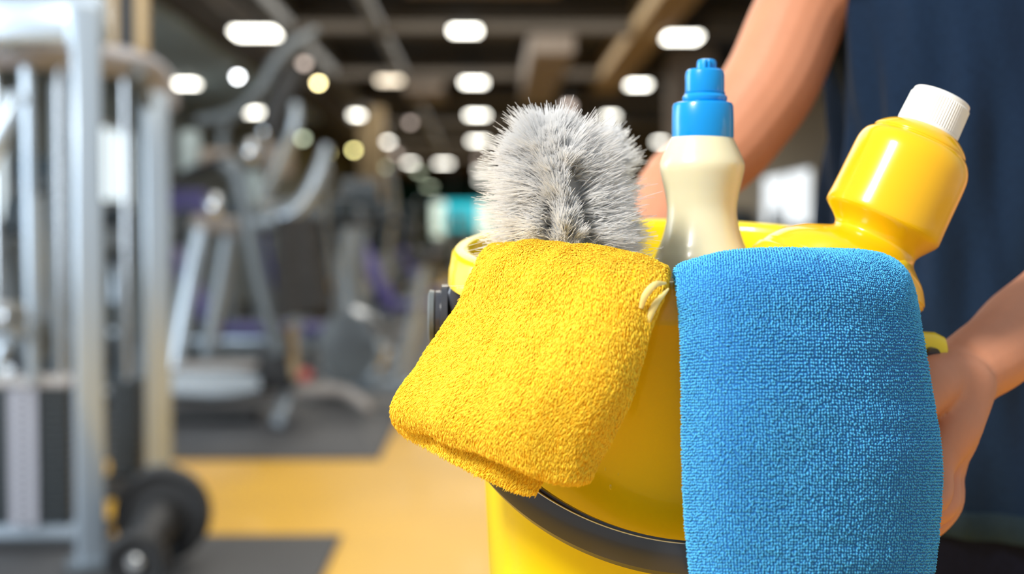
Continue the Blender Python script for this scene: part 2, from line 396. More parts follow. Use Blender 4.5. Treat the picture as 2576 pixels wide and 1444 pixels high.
MB().tube([(s2.x, s2.y, .02), (s2.x, s2.y, 1.95)], .012).build('guide_rod', M['chrome'], rk)
MB().box((s2.x, s2.y, .05), (.2, .2, .09)).build('base_plate', M['black'], rk)
MB().tube([P(62, 130, 5.1), P(70, 230, 5.1), P(82, 960, 5.15)], .022).build('guide_rod', M['steel'], rk)
MB().tube([P(150, 210, 5.6), P(158, 1000, 5.6)], .034).build('rear_post', M['steel_d'], rk)
MB().tube([P(345, 180, 6.2), P(372, 260, 6.6)], .03).build('pulley_bracket', M['steel_d'], rk)
MB().tube([P(-60, 470, 4.8), P(42, 245, 4.8)], .034, rnd=True).build('swing_arm', M['steel'], rk)
for (px, py, d, rr) in ((25, 95, 4.9, .05), (30, 800, 5.0, .06), (85, 860, 5.3, .085)):
    w = MB().lathe([(rr*.3, -.02), (rr, -.02), (rr*.82, 0), (rr, .02), (rr*.3, .02)], P(px, py, d), (1,-.5,0), n=28).build('pulley_wheel', M['chrome'] if rr < .07 else M['steel_d'], rk)
    MB().tube([P(px, py, d) - Vector((.04,-.02,0)), P(px, py, d) + Vector((.04,-.02,0))], .014).build('axle', M['black'], w)
st = MB(); stroke(st, [P(80, 860, 5.3), P(40, 830, 5.1), P(10, 870, 5.0), P(-20, 950, 5.0)], .02); st.build('pulley_link', M['steel'], rk)
MB().tube([P(88, 860, 5.2), P(84, 240, 5.1)], .005, n=6).build('cable', M['black'], rk)
# black dumbbell on the floor
dB = empty('dumbbell', H(400, 1385, .01), 'big black dumbbell of round plates on the floor at the foot of the silver frame', 'dumbbell')
cA = P(410, 1256, 4.95); cB = P(345, 1352, 4.55)
cA.z = .185; cB.z = .112; ax = (cB-cA); ax.z = 0; ln = ax.length; ax.normalize()
MB().lathe([(.03, -.04), (.15, -.04), (.165, -.03), (.165, .03), (.15, .04), (.13, .035), (.12, .02), (.06, .02), (.05, .05)], cA, ax, 48).build('large_weight_disc', M['black'], dB)
MB().lathe([(.03, -.04), (.085, -.04), (.098, -.02), (.098, .03), (.085, .045), (.072, .04), (.065, .02), (.035, .02)], cB, ax, 40).build('small_weight_disc', M['black'], dB)
MB().lathe([(.05, 0), (.075, .03), (.075, ln*.45), (.055, ln*.7), (.045, ln)], cA, (cB-cA), 32).build('grip', M['black'], dB)
MB().lathe([(.028, 0), (.028, .035), (.02, .045)], cB + ax*.01, ax, 20).build('end_cap', M['chrome'], dB)

# ------------------------------------------------------------------ cross trainer in the middle left
ct = empty('cross_trainer', H(700, 1080, 0), 'large silver cross trainer with curved handles right of the cable machine', 'gym machine')
def part(name, m, root, pts, r, **kw):
    mb = MB(); stroke(mb, pts, r, **kw); return mb.build(name, m, root)
part('front_leg', M['steel'], ct, [P(505, 578, 8.9), P(470, 740, 8.85), P(436, 930, 8.8)], .058, flat=.8)
part('rear_leg', M['steel'], ct, [P(577, 590, 9.3), P(550, 740, 9.3), P(515, 915, 9.3)], .055, flat=.8)
part('main_column', M['steel_d'], ct, [P(560, 410, 8.6), P(598, 440, 8.6), P(625, 560, 8.6), P(660, 730, 8.6), P(705, 890, 8.6)], [.05, .06, .065, .06, .06])
part('cross_bar', M['taupe'], ct, [P(488, 562, 8.9), P(545, 565, 9.0), P(612, 572, 9.1)], .055)
part('lower_rail', M['steel_d'], ct, [P(505, 905, 9.3), P(600, 912, 9.2), P(710, 905, 8.9)], .05)
part('curved_handle', M['steel'], ct, [P(822, 365, 8.5), P(800, 440, 8.5), P(765, 505, 8.5), P(710, 548, 8.5), P(630, 562, 8.6)], [.03, .042, .045, .045, .04])
part('overhead_arc', M['steel_d'], ct, [P(800, 75, 8.4), P(735, 118, 8.4), P(690, 165, 8.4), P(655, 225, 8.4), P(590, 285, 8.5), P(500, 305, 8.6)], [.025, .04, .04, .038, .042, .035])
part('overhead_grip', M['black'], ct, [P(748, 170, 8.4), P(715, 240, 8.4), P(690, 300, 8.4), P(700, 360, 8.4)], [.05, .08, .08, .05])
part('swing_handle', M['steel'], ct, [P(745, 260, 8.3), P(738, 330, 8.3), P(700, 420, 8.4), P(660, 500, 8.5)], [.03, .035, .035, .03])
part('swing_handle', M['steel_d'], ct, [P(575, 300, 8.9), P(560, 350, 8.9), P(575, 420, 8.9)], .03)
MB().box(P(478, 385, 9.0), (.13, .10, .28), zrot(10), bev=.03).build('console', M['soffit'], ct)
MB().box(P(545, 395, 8.9), (.22, .12, .10), zrot(15), bev=.03).build('cup_holder', M['beige'], ct)
MB().box(P(640, 475, 8.6), (.09, .08, .22), zrot(-15), bev=.03).build('side_cover', M['soffit'], ct)
MB().box(P(700, 400, 8.8), (.18, .12, .22), zrot(-15), bev=.03).build('console_housing', M['beige'], ct)
for (px, py, s) in ((632, 382, .05), (540, 520, .055), (668, 330, .04)):
    MB().ball(P(px, py, 8.4), (s, s, s*1.5)).build('knob', M['chrome'], ct)
part('arm_rest', M['black'], ct, [P(430, 460, 9.0), P(500, 425, 8.9), P(575, 400, 8.7)], .035)
part('belt_guard', M['blue'], ct, [P(650, 590, 8.9), P(668, 690, 8.9), P(685, 770, 8.9)], [.05, .06, .04])
pl = MB(); c = P(548, 962, 8.75)
rings = []
for k in range(9):
    t = -1 + 2*k/8; hw = .30*(1-.0*t); x = t*.28; hgt = .10 if t < .5 else .10*(1-(t-.5)*.9)
    rings.append([c + Vector((x, yy*.16, zz*hgt*(1 if zz > 0 else (1-.25*abs(t))))) for (yy, zz) in ((-1,-.6),(-.8,-.9),(.8,-.9),(1,-.6),(1,.7),(.8,.9),(-.8,.9),(-1,.7))])
pl.loft(rings).build('step_platform', M['steel'], ct)
MB().box(c + Vector((0, .02, .105)), (.5, .28, .03), bev=.01).build('tread_pad', M['taupe'], ct)
MB().box((c.x, c.y, .052), (.5, .3, .07), bev=.02).build('base_foot', M['black'], ct)
part('floor_stabilizer', M['steel'], ct, [P(700, 1058, 8.3), P(716, 1015, 8.7), P(735, 965, 9.1)], [.036, .045, .04])
part('floor_stabilizer', M['taupe'], ct, [P(640, 985, 8.9), P(760, 985, 8.9), P(860, 985, 8.9), P(930, 1028, 8.7)], [.04, .045, .04, .03])
MB().box(P(700, 920, 8.8), (.22, .2, .26), bev=.03).build('drive_housing', M['black'], ct)
part('crank', M['tan'], ct, [P(730, 820, 8.7), P(738, 900, 8.7), P(745, 950, 8.7)], .03)
MB().ball(P(768, 945, 8.6), (.045, .045, .045)).build('red_knob', M['red'], ct)
part('seat_post', M['steel'], ct, [P(740, 780, 8.9), P(742, 860, 8.9), P(740, 990, 8.9)], .04)
# dark cloth hanging from the trainer
jk = MB(); cx = []
rings = []
for j in range(12):
    t = j/11; y = 545 + t*245; l = 692 - t*8; rr = 800 + t*38
    ring = []
    for k in range(24):
        a = 2*math.pi*k/24; px = (l+rr)/2 + math.cos(a)*(rr-l)/2*(1+.05*math.sin(3*a+t*3)) ; dd = 8.36 + math.sin(a)*.07*(1+.3*math.sin(5*a))
        ring.append(P(px, y + (12*math.sin(a*2) if j == 11 else 0), dd))
    rings.append(ring)
tag(jk.loft(rings).build('hanging_cloth', M['cloth_d']), 'dark charcoal cloth hanging at the right side of the cross trainer', 'cloth')

# ------------------------------------------------------------------ machines farther back
def trainer(label, m1='steel', m2='steel_d'):
    r = empty('elliptical_trainer', (0,0,0), label, 'gym machine', 'exercise machines in the background')
    def q(n, m, pts, rad, **k): mb = MB(); stroke(mb, pts, rad, n=5, k=10, **k); mb.build(n, M[m], r)
    q('base_rail', m2, [(0,-.7,.08), (0,0,.08), (0,.7,.08)], .05); q('cross_foot', m1, [(-.3,-.7,.05), (0,-.7,.05), (.3,-.7,.05)], .045); q('cross_foot', m1, [(-.3,.7,.05), (0,.7,.05), (.3,.7,.05)], .045)
    q('main_column', m1, [(0,.5,.1), (0,.35,.8), (0,.25,1.45)], [.07,.06,.045])
    for s in (-1, 1):
        q('swing_handle', m1, [(s*.22,.30,.75), (s*.26,.2,1.1), (s*.30,0,1.45), (s*.26,-.1,1.72)], [.035,.03,.03,.028])
        q('pedal_arm', m1, [(s*.16,.55,.3), (s*.16,0,.28), (s*.16,-.45,.35)], .035)
        MB().box((s*.16,-.25,.38), (.16,.36,.05), bev=.015).build('foot_pedal', M['black'], r)
    mb = MB().lathe([(.05,-.1), (.30,-.1), (.33,-.06), (.33,.06), (.30,.1), (.05,.1)], (0,.62,.4), (1,0,0), 32); mb.build('flywheel_cover', M[m2], r)
    MB().box((0,.22,1.52), (.34,.10,.24), Matrix.Rotation(-.4,3,'X'), bev=.03).build('console', M['screen'], r); return r
def treadmill(label):
    r = empty('treadmill', (0,0,0), label, 'treadmill', 'exercise machines in the background')
    MB().box((0,0,.105), (.72,1.7,.21), bev=.04).build('deck', M['steel_d'], r); MB().box((0,-.05,.218), (.50,1.5,.012)).build('running_belt', M['black'], r)
    MB().box((0,.7,.26), (.74,.4,.16), bev=.06).build('motor_cover', M['steel'], r)
    for s in (-1, 1):
        mb = MB(); stroke(mb, [(s*.36,.65,.2), (s*.36,.55,.8), (s*.35,.45,1.25)], .045, n=5); mb.build('upright', M['steel'], r)
        mb = MB(); stroke(mb, [(s*.36,.5,1.12), (s*.36,.2,1.05), (s*.36,-.1,1.0)], .03, n=5); mb.build('hand_rail', M['steel'], r)
    MB().box((0,.45,1.32), (.80,.12,.34), Matrix.Rotation(-.4,3,'X'), bev=.05).build('console', M['screen'], r); return r
def bench(label, pad='purple'):
    r = empty('weight_bench', (0,0,0), label, 'weight bench', 'exercise machines in the background')
    MB().box((0,-.3,.45), (.3,.9,.08), bev=.03).build('seat_pad', M[pad], r)
    MB().box((0,.38,.72), (.3,.09,.75), Matrix.Rotation(-.5,3,'X'), bev=.03).build('back_pad', M[pad], r)
    MB().box((0,0,.36), (.07,1.3,.06), bev=.015).build('spine', M['steel'], r)
    for y in (-.6, .55):
        MB().box((0,y,.2), (.06,.06,.32), bev=.01).build('leg', M['steel'], r); MB().box((0,y,.04), (.55,.08,.06), bev=.015).build('foot', M['taupe'], r)
    for s in (-1, 1): MB().tube([(s*.3,.75,.03), (s*.3,.6,1.25)], .035).build('rack_post', M['steel'], r)
    MB().tube([(-.75,.58,1.15), (.75,.58,1.15)], .016).build('bar', M['chrome'], r)
    for s in (-1, 1): MB().lathe([(.03,-.02), (.2,-.02), (.2,.02), (.03,.02)], (s*.62,.58,1.15), (1,0,0), 28).build('weight_disc', M['plate'], r)
    return r
def bike(label):
    r = empty('exercise_bike', (0,0,0), label, 'exercise bike', 'exercise machines in the background')
    def q(n, m, pts, rad): mb = MB(); stroke(mb, pts, rad, n=5, k=10); mb.build(n, M[m], r)
    q('base_rail', 'steel', [(0,-.5,.1), (0,0,.12), (0,.5,.1)], .05); q('cross_foot', 'steel', [(-.28,-.5,.05), (0,-.5,.05), (.28,-.5,.05)], .04); q('cross_foot', 'steel', [(-.28,.5,.05), (0,.5,.05), (.28,.5,.05)], .04)
    q('seat_post', 'steel', [(0,-.05,.15), (0,-.2,.6), (0,-.26,.95)], .045); MB().ball((0,-.28,1.0), (.12,.16,.06)).build('saddle', M['black'], r)
    q('handlebar_stem', 'steel', [(0,.3,.2), (0,.38,.8), (0,.35,1.2)], .045); q('handlebar', 'black', [(-.25,.1,1.25), (-.22,.35,1.22), (.22,.35,1.22), (.25,.1,1.25)], .022)
    MB().lathe([(.05,-.05), (.25,-.06), (.27,0), (.25,.06), (.05,.05)], (0,.32,.38), (1,0,0), 32).build('flywheel', M['chrome'], r)
    MB().box((0,.4,1.32), (.24,.06,.18), bev=.02).build('console', M['screen'], r); return r
protos = {}
def place(kind, px, d, rot, label):
    if kind not in protos: o = protos[kind] = {'t': trainer, 'r': treadmill, 'b': bench, 'k': bike}[kind](label)
    else: o = copy_tree(protos[kind]); o['label'] = label
    g = P(px, 700, d); o.location = (g.x, g.y, .014); o.rotation_euler = (0, 0, math.radians(rot))
place('t', 903, 12.3, 4, 'silver elliptical trainer directly right of the hanging dark cloth')
place('k', 985, 9.6, 60, 'exercise bike with round flywheel left of the bucket rim')
place('b', 1040, 14.0, 75, 'weight bench with violet pads left of the bucket, behind the bike')
place('t', 940, 19.3, -6, 'elliptical trainer behind the one beside the hanging cloth')
place('r', 770, 15.6, 25, 'treadmill behind the curved handle of the cross trainer')
place('t', 1010, 23.5, 5, 'distant elliptical trainer below the cream lamp')
place('b', 1118, 17.2, 88, 'distant weight bench just left of the bucket rim')
place('k', 1075, 26.5, 40, 'distant exercise bike left of the turquoise sign')
place('r', 675, 12.7, 8, 'treadmill seen behind the centre of the cross trainer')
place('r', 450, 15.6, 15, 'treadmill seen through the cross trainer legs')
place('b', 620, 10.6, 90, 'weight bench behind the cross trainer, low between its legs')
place('k', 300, 10.4, 20, 'exercise bike seen between the two posts of the cable machine')
place('t', 95, 8.8, 15, 'elliptical trainer behind the left guide rods')
place('r', 95, 12.0, 4, 'treadmill at the far left behind the weight stack')
place('t', 1150, 30, 0, 'farthest elliptical trainer under the turquoise sign')
place('r', 1960, 17.5, 60, 'treadmill on the right between the arm and the shirt')
place('k', 2050, 14.0, 60, 'exercise bike on the right close to the navy shirt')
place('k', 880, 22.5, 30, 'distant exercise bike below the oval white lamp')
# wall poster / seats with violet colour behind cross trainer
tag(MB().box(P(465, 530, 11.9), (.36, .12, .34), bev=.04).build('storage_box', M['purple']), 'violet box on a stand behind the cross trainer', 'box')
q = P(465, 600, 11.9); tag(MB().box((q.x, q.y, (P(465, 586, 11.9).z+.013)/2), (.28, .2, P(465, 586, 11.9).z-.0135), bev=.02).build('box_stand', M['steel_d']), 'grey stand under the violet box behind the cross trainer', 'stand')

# ------------------------------------------------------------------ bucket
BO = P(1704, 618, .93); BT = math.radians(7.8)
BR = Matrix.Rotation(BT, 3, 'X')
def B(x, y, z): return BO + BR @ Vector((x, y, z))
BAX = BR @ Vector((0, 0, 1))
bk = empty('bucket', B(0, 0, -.30), 'yellow plastic bucket held by the person, towels hanging over its rim', 'bucket')
RR = .1485
prof = [(.112, -.296), (.118, -.298), (.120, -.290), (.1265, -.15), (.133, -.05), (.134, -.0245), (.1385, -.0235),
        (RR-.0015, -.0225), (RR+.0015, -.0235), (RR+.001, -.0150), (RR+.0004, -.0125), (RR, -.0110), (RR-.001, -.0045), (RR-.004, -.0010), (RR-.008, .0), (RR-.0125, -.0018),
        (RR-.0145, -.006), (RR-.0155, -.02), (.1305, -.05), (.1235, -.15), (.117, -.28), (.10, -.288), (.01, -.288)]
MB().lathe(prof, BO, BAX, n=128, cap=False).add([B(.01*math.cos(a*math.pi/64), .01*math.sin(a*math.pi/64), -.288) for a in range(0, 128, 8)], [tuple(range(16))]).build('body', M['bucket'], bk, sharp=50)
MB().lathe([(.112, -.296), (.001, -.296)], BO, BAX, n=64, cap=True).build('base', M['bucket'], bk)
# lugs
for sx, zz in ((-1, -.047), (1, -.066)):
    if sx < 0:
        MB().lathe([(.001, 0), (.021, 0), (.021, .004), (.017, .005), (.017, .008)], B(-.1500, 0, zz), BR @ Vector((-1, 0, 0)), 40).build('pivot_disc', M['bail'], bk)
        MB().lathe([(.017, 0), (.0175, .003), (.015, .004), (.001, .0045)], B(-.1590, 0, zz), BR @ Vector((-1, 0, 0)), 40).build('pivot_cap', M['steel_d'], bk)
        MB().box(B(-.139, 0, -.038), (.022, .034, .03), BR, bev=.006).build('lug', M['bail'], bk)
    else:
        lg = MB().lathe([(.0125, 0), (.0128, .020), (.012, .034), (.009, .040), (.004, .042), (.001, .0425)], B(.132, -.020, zz), BR @ Vector((1, 0, 0)), 40).build('lug', M['bucket'], bk)
        MB().lathe([(.005, 0), (.005, .004)], B(.160, -.0315, zz), BR @ Vector((.3, -1, 0)), 20).build('pivot_pin', M['bail'], lg)
# bail: channel profile swept along the arc that hangs in front
def bail_pt(th):
    c = B(0, 0, -.056); x = -math.cos(th)*.1535; s = math.sin(th)
    return Vector((c.x + x, c.y - .139*s, c.z - .1195*s))
def sweep(prof2, m, name, parent, th0=.02, th1=math.pi-.02, n=96):
    rings = []
    for i in range(n+1):
        th = th0 + (th1-th0)*i/n; p = bail_pt(th); t = (bail_pt(th+.01) - bail_pt(th-.01)).normalized()
        o = Vector((p.x-BO.x, p.y-(BO.y+.02), 0)).normalized(); o = (o - t*o.dot(t)).normalized(); d = t.cross(o)
        if d.z > 0: d = -d
        rings.append([p + o*a + d*b for (a, b) in prof2])
    return MB().loft(rings).build(name, m, parent, sharp=25)
def sc_(pr_): return [(a, q*1.28) for (a, q) in pr_]
hd = sweep(sc_([(-.0045,-.006),(-.0005,-.0066),(.0005,-.0040),(.0022,-.0036),(.0030,-.0062),(.0048,-.0060),(.0056,-.004),(.0056,.0035),(.0042,.0075),(.0010,.0098),(-.0030,.0088),(-.0045,.006)]), M['bail'], 'handle', bk)
sweep([(.0042,-.0081),(.0050,-.0081),(.0050,-.0076),(.0042,-.0076)], M['chrome'], 'handle_rim_line', hd)
# water drops
for (px, py, s) in ((1510, 1190, 1.0), (1548, 1200, .8), (1522, 1237, .9)):
    p = P(px, py, .826); p = Vector(p)
    # project on to the wall
    q = BR.transposed() @ (p - BO); rad = math.hypot(q.x, q.y); want = .120 + (.1265-.120)*((q.z+.29)/.14); q2 = Vector((q.x*want/rad, q.y*want/rad, q.z))
    tag(MB().ball(BO + BR @ q2, (.0010*s, .0007, .0022*s), R=BR).build('water_drop', mat('water_on_yellow', (.80, .62, .02), .05, coat=1), bk))

# ------------------------------------------------------------------ terry towels
def grid_surface(ctrl, nu, nv):
    """ctrl rows of (px,py,d) -> (nv,nu,3) by Catmull-Rom in both directions"""
    C = np.array([[list(P(*c)) for c in row] for row in ctrl])
    def cr(A, n):   # along axis 0
        m = len(A); A = np.concatenate([2*A[:1]-A[1:2], A, 2*A[-1:]-A[-2:-1]]); t = np.linspace(0, m-1, n); i = np.clip(t.astype(int), 0, m-2); f = (t-i)[:, None, None]
        a, b, c, d = A[i], A[i+1], A[i+2], A[i+3]
        return .5*(2*b + (c-a)*f + (2*a-5*b+4*c-d)*f**2 + (3*b-a-3*c+d)*f**3)
    S = cr(C, nv); S = cr(S.transpose(1, 0, 2), nu).transpose(1, 0, 2); return S
def normals(S):
    du = np.gradient(S, axis=1); dv = np.gradient(S, axis=0); n = np.cross(dv, du); n /= np.linalg.norm(n, axis=2, keepdims=True)+1e-12; return n
def vnoise(S, sc, seed):
    r = np.random.default_rng(seed); out = 0
    for k in range(5):
        w = r.normal(size=3)*sc; out = out + np.sin(S@w + r.uniform(0, 6.28))
    return out/5
def pad(ctrl, nu, nv, T, wob=.0012, seed=1, edge=.05, flip=1):
    S = grid_surface(ctrl, nu, nv); N = normals(S)*flip
    u = np.linspace(0, 1, nu)[None, :]; v = np.linspace(0, 1, nv)[:, None]
    e = np.minimum(np.minimum(u, 1-u)/edge, 1)*1.0; ev = np.minimum(np.minimum(v, 1-v)/(edge*.8), 1)
    h = T/2*np.sqrt(np.clip(1-(1-e)**2, .0, 1))*np.sqrt(np.clip(1-(1-ev)**2, .0, 1)) + .0002
    h = h[..., None]
    w = (vnoise(S, 48, seed)*wob + vnoise(S, 160, seed+9)*wob*.35)[..., None]
    return S + N*(h+w), S - N*(h-w*.3), N
def pad_mesh(front, back):
    nv, nu, _ = front.shape; V = np.concatenate([front.reshape(-1, 3), back.reshape(-1, 3)]); o = nv*nu
    idx = np.arange(nv*nu).reshape(nv, nu)
    a, b, c, d = idx[:-1, :-1].ravel(), idx[:-1, 1:].ravel(), idx[1:, 1:].ravel(), idx[1:, :-1].ravel()
    Fr = np.stack([a, d, c, b], 1); Bk = np.stack([a, b, c, d], 1)+o
    sides = []
    for seq in (idx[0, :], idx[:, -1], idx[-1, ::-1], idx[::-1, 0]):
        s0, s1 = seq[:-1], seq[1:]; sides.append(np.stack([s0, s1, s1+o, s0+o], 1))
    return V, np.concatenate([Fr, Bk]+sides)
def tufts(A, N, pitch, L, r, lean, arch, seed, jitter=.5, dens=1.0, hvar=.3, drift=1.1, spread=.35):
    """small bent yarn loops over surface grid A; returns verts, quads, attr"""
    g = np.random.default_rng(seed); nv, nu, _ = A.shape
    e1 = A[:-1, 1:]-A[:-1, :-1]; e2 = A[1:, :-1]-A[:-1, :-1]; ar = np.linalg.norm(np.cross(e1, e2), axis=2)
    lam = ar/(pitch*pitch)*dens; cnt = g.poisson(lam) if jitter > .4 else np.floor(lam + g.random(lam.shape)).astype(int)
    ii, jj = np.nonzero(cnt); rep = cnt[ii, jj]; ii = np.repeat(ii, rep); jj = np.repeat(jj, rep); n = len(ii)
    fu, fv = g.random(n)[:, None], g.random(n)[:, None]
    base = A[ii, jj]*(1-fu)*(1-fv)+A[ii, jj+1]*fu*(1-fv)+A[ii+1, jj]*(1-fu)*fv+A[ii+1, jj+1]*fu*fv
    if jitter < .4:      # woven rows: regular lattice with a little disorder
        wl = np.linalg.norm(np.diff(A, axis=1), axis=2).sum(1).mean(); hl_ = np.linalg.norm(np.diff(A, axis=0), axis=2).sum(0).mean()
        a, b = int(wl/pitch), int(hl_/pitch); gu, gv = np.meshgrid((np.arange(a)+.5)/a, (np.arange(b)+.5)/b)
        gu = (gu + g.normal(0, jitter, gu.shape)/a).clip(.001, .999).ravel()*(nu-1); gv = (gv + g.normal(0, jitter, gv.shape)/b).clip(.001, .999).ravel()*(nv-1)
        jj = gu.astype(int).clip(0, nu-2); ii = gv.astype(int).clip(0, nv-2); fu = (gu-jj)[:, None]; fv = (gv-ii)[:, None]; n = len(ii)
        base = A[ii, jj]*(1-fu)*(1-fv)+A[ii, jj+1]*fu*(1-fv)+A[ii+1, jj]*(1-fu)*fv+A[ii+1, jj+1]*fu*fv
    nn = N[ii, jj]; tv = A[ii+1, jj]-A[ii, jj]; tv /= np.linalg.norm(tv, axis=1, keepdims=True)+1e-12
    tu = np.cross(nn, tv); ang = g.normal(0, 1, n)*(spread if not arch else .5)
    # slow drift of the lay of the pile
    ang = ang + vnoise(base, 60, seed+3)*drift
    dr = tv*np.cos(ang)[:, None] + tu*np.sin(ang)[:, None]; sd = np.cross(nn, dr)
    Ls = L*(1+g.normal(0, hvar, n)).clip(.5, 1.7)
    if arch: prof = [(-.5, -.3, 1), (-.42, .35, 1), (0, .75, 1), (.42, .35, 1), (.5, -.3, 1)]
    else: prof = [(0, -.1, 1.0), (.18+lean*.1, .28, 1.1), (.5*lean+.2, .42, .95), (.95*lean+.25, .46, .45)]
    k = 4; m = len(prof); V = np.zeros((n, m, k, 3))
    for q, (al, hn, rs) in enumerate(prof):
        pc = base + dr*(al*Ls)[:, None] + nn*(hn*Ls)[:, None]
        pa, pb = prof[max(q-1, 0)], prof[min(q+1, m-1)]; t = dr*(pb[0]-pa[0]) + nn*(pb[1]-pa[1]); t /= np.linalg.norm(t, axis=1, keepdims=True)
        o2 = np.cross(t, sd)
        for c in range(k):
            a = 2*math.pi*c/k + .78; V[:, q, c] = pc + (sd*math.cos(a)+o2*math.sin(a))*(r*rs)
    bi = (np.arange(n)*m*k)[:, None]; Fs = []
    for q in range(m-1):
        for c in range(k):
            a0, b0 = q*k+c, q*k+(c+1) % k; Fs.append(np.concatenate([bi+a0, bi+b0, bi+b0+k, bi+a0+k], 1))
    Fs.append(np.concatenate([bi+(m-1)*k+c for c in range(4)], 1))
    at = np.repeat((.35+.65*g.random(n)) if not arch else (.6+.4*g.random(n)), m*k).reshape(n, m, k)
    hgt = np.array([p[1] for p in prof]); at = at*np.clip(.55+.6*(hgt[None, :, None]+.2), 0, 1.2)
    return V.reshape(-1, 3), np.concatenate(Fs), at.ravel().clip(0, 1)
def towel(name, pads, m, label, tp, root_loc):
    Vs, Fs, At, off = [], [], [], 0
    for (ctrl, nu, nv, T, wob, seed, flip, both) in pads:
        fr, bk_, N = pad(ctrl, nu, nv, T, wob, seed, flip=flip)
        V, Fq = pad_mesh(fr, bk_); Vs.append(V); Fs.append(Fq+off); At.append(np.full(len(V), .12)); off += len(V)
        Nf = normals(fr)*flip
        for (S, NN, dn, sd) in ((fr, Nf, 1.0, seed), (bk_, -N, both, seed+50)):
            if dn <= 0: continue
            V, Fq, a = tufts(S, NN, seed=sd, dens=dn, **tp); Vs.append(V); Fs.append(Fq+off); At.append(a); off += len(V)
    V = np.concatenate(Vs); o = raw_mesh(name, V, np.concatenate(Fs), [m], attr=np.concatenate(At)); 
    return tag(o, label, 'towel')
YT = [
 [(1290,760,.93),(1370,765,.905),(1460,770,.885),(1580,780,.87),(1660,780,.862)],
 [(1268,672,.897),(1340,664,.868),(1450,670,.843),(1580,690,.826),(1664,722,.815)],
 [(1236,650,.868),(1320,645,.84),(1450,652,.812),(1590,670,.792),(1680,704,.783)],
 [(1192,700,.848),(1290,692,.816),(1430,700,.783),(1570,716,.766),(1672,735,.765)],
 [(1142,795,.845),(1255,810,.808),(1400,820,.775),(1540,835,.758),(1632,830,.762)],
 [(1068,920,.84),(1190,940,.797),(1340,960,.765),(1490,970,.755),(1585,960,.765)],
 [(1000,1015,.83),(1120,1045,.792),(1270,1080,.765),(1420,1110,.758),(1532,1100,.77)],
 [(1006,1040,.832),(1130,1098,.795),(1270,1160,.77),(1400,1212,.765),(1472,1210,.775)]]
YT2 = [
 [(1090,900,.862),(1190,925,.822),(1300,940,.793),(1400,960,.785),(1460,950,.785)],
 [(998,1028,.852),(1110,1060,.815),(1230,1100,.79),(1340,1130,.783),(1410,1110,.783)],
 [(1022,1072,.855),(1100,1128,.817),(1205,1190,.792),(1300,1235,.786),(1345,1240,.786)]]
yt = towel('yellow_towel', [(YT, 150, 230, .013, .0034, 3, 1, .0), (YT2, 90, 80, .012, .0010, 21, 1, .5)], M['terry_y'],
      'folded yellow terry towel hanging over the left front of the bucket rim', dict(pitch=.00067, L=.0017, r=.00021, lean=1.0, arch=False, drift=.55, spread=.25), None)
BTW = [
 [(1730,790,.87),(1840,790,.88),(1970,780,.885),(2090,770,.90),(2170,760,.92),(2210,740,.94)],
 [(1712,722,.83),(1835,686,.83),(1980,678,.84),(2110,678,.855),(2195,688,.88),(2238,705,.905)],
 [(1694,696,.79),(1830,666,.79),(1980,656,.80),(2125,657,.82),(2222,670,.85),(2266,700,.885)],
 [(1703,742,.768),(1830,715,.760),(1985,705,.768),(2140,707,.79),(2245,722,.825),(2281,745,.865)],
 [(1714,850,.765),(1835,835,.750),(1990,830,.758),(2150,830,.780),(2262,835,.815),(2297,850,.855)],
 [(1720,1000,.765),(1838,1000,.746),(1995,1000,.750),(2160,1000,.773),(2285,1000,.808),(2326,1000,.845)],
 [(1724,1150,.765),(1840,1150,.743),(2000,1150,.748),(2170,1150,.768),(2305,1150,.803),(2350,1150,.838)],
 [(1730,1300,.765),(1842,1300,.743),(2000,1300,.746),(2165,1300,.766),(2298,1300,.80),(2348,1300,.835)],
 [(1742,1450,.765),(1850,1450,.745),(2000,1450,.746),(2155,1450,.764),(2280,1450,.795),(2332,1450,.83)],
 [(1752,1620,.765),(1855,1620,.746),(2000,1620,.748),(2145,1620,.764),(2265,1620,.79),(2315,1620,.825)]]
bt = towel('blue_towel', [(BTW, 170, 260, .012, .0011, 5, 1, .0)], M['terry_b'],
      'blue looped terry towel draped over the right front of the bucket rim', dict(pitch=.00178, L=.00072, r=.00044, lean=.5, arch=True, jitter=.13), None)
# cream bound edge of the yellow towel
def ribbon(pts, w, name):
    pp = smoothpath([P(*p) for p in pts], 8); mb = MB(); mb.tube(pp, [w*math.sin(math.pi*(.12+.85*i/(len(pp)-1)))**.6 for i in range(len(pp))], n=10, flat=.45, up=(0,-1,0)); return mb.build(name, M['selvage'], yt)
ribbon([(1612,775,.751),(1624,742,.749),(1648,716,.750),(1676,712,.757)], .0020, 'bound_edge')
ribbon([(1618,850,.757),(1630,805,.754),(1652,760,.754),(1682,726,.760)], .0020, 'bound_edge')

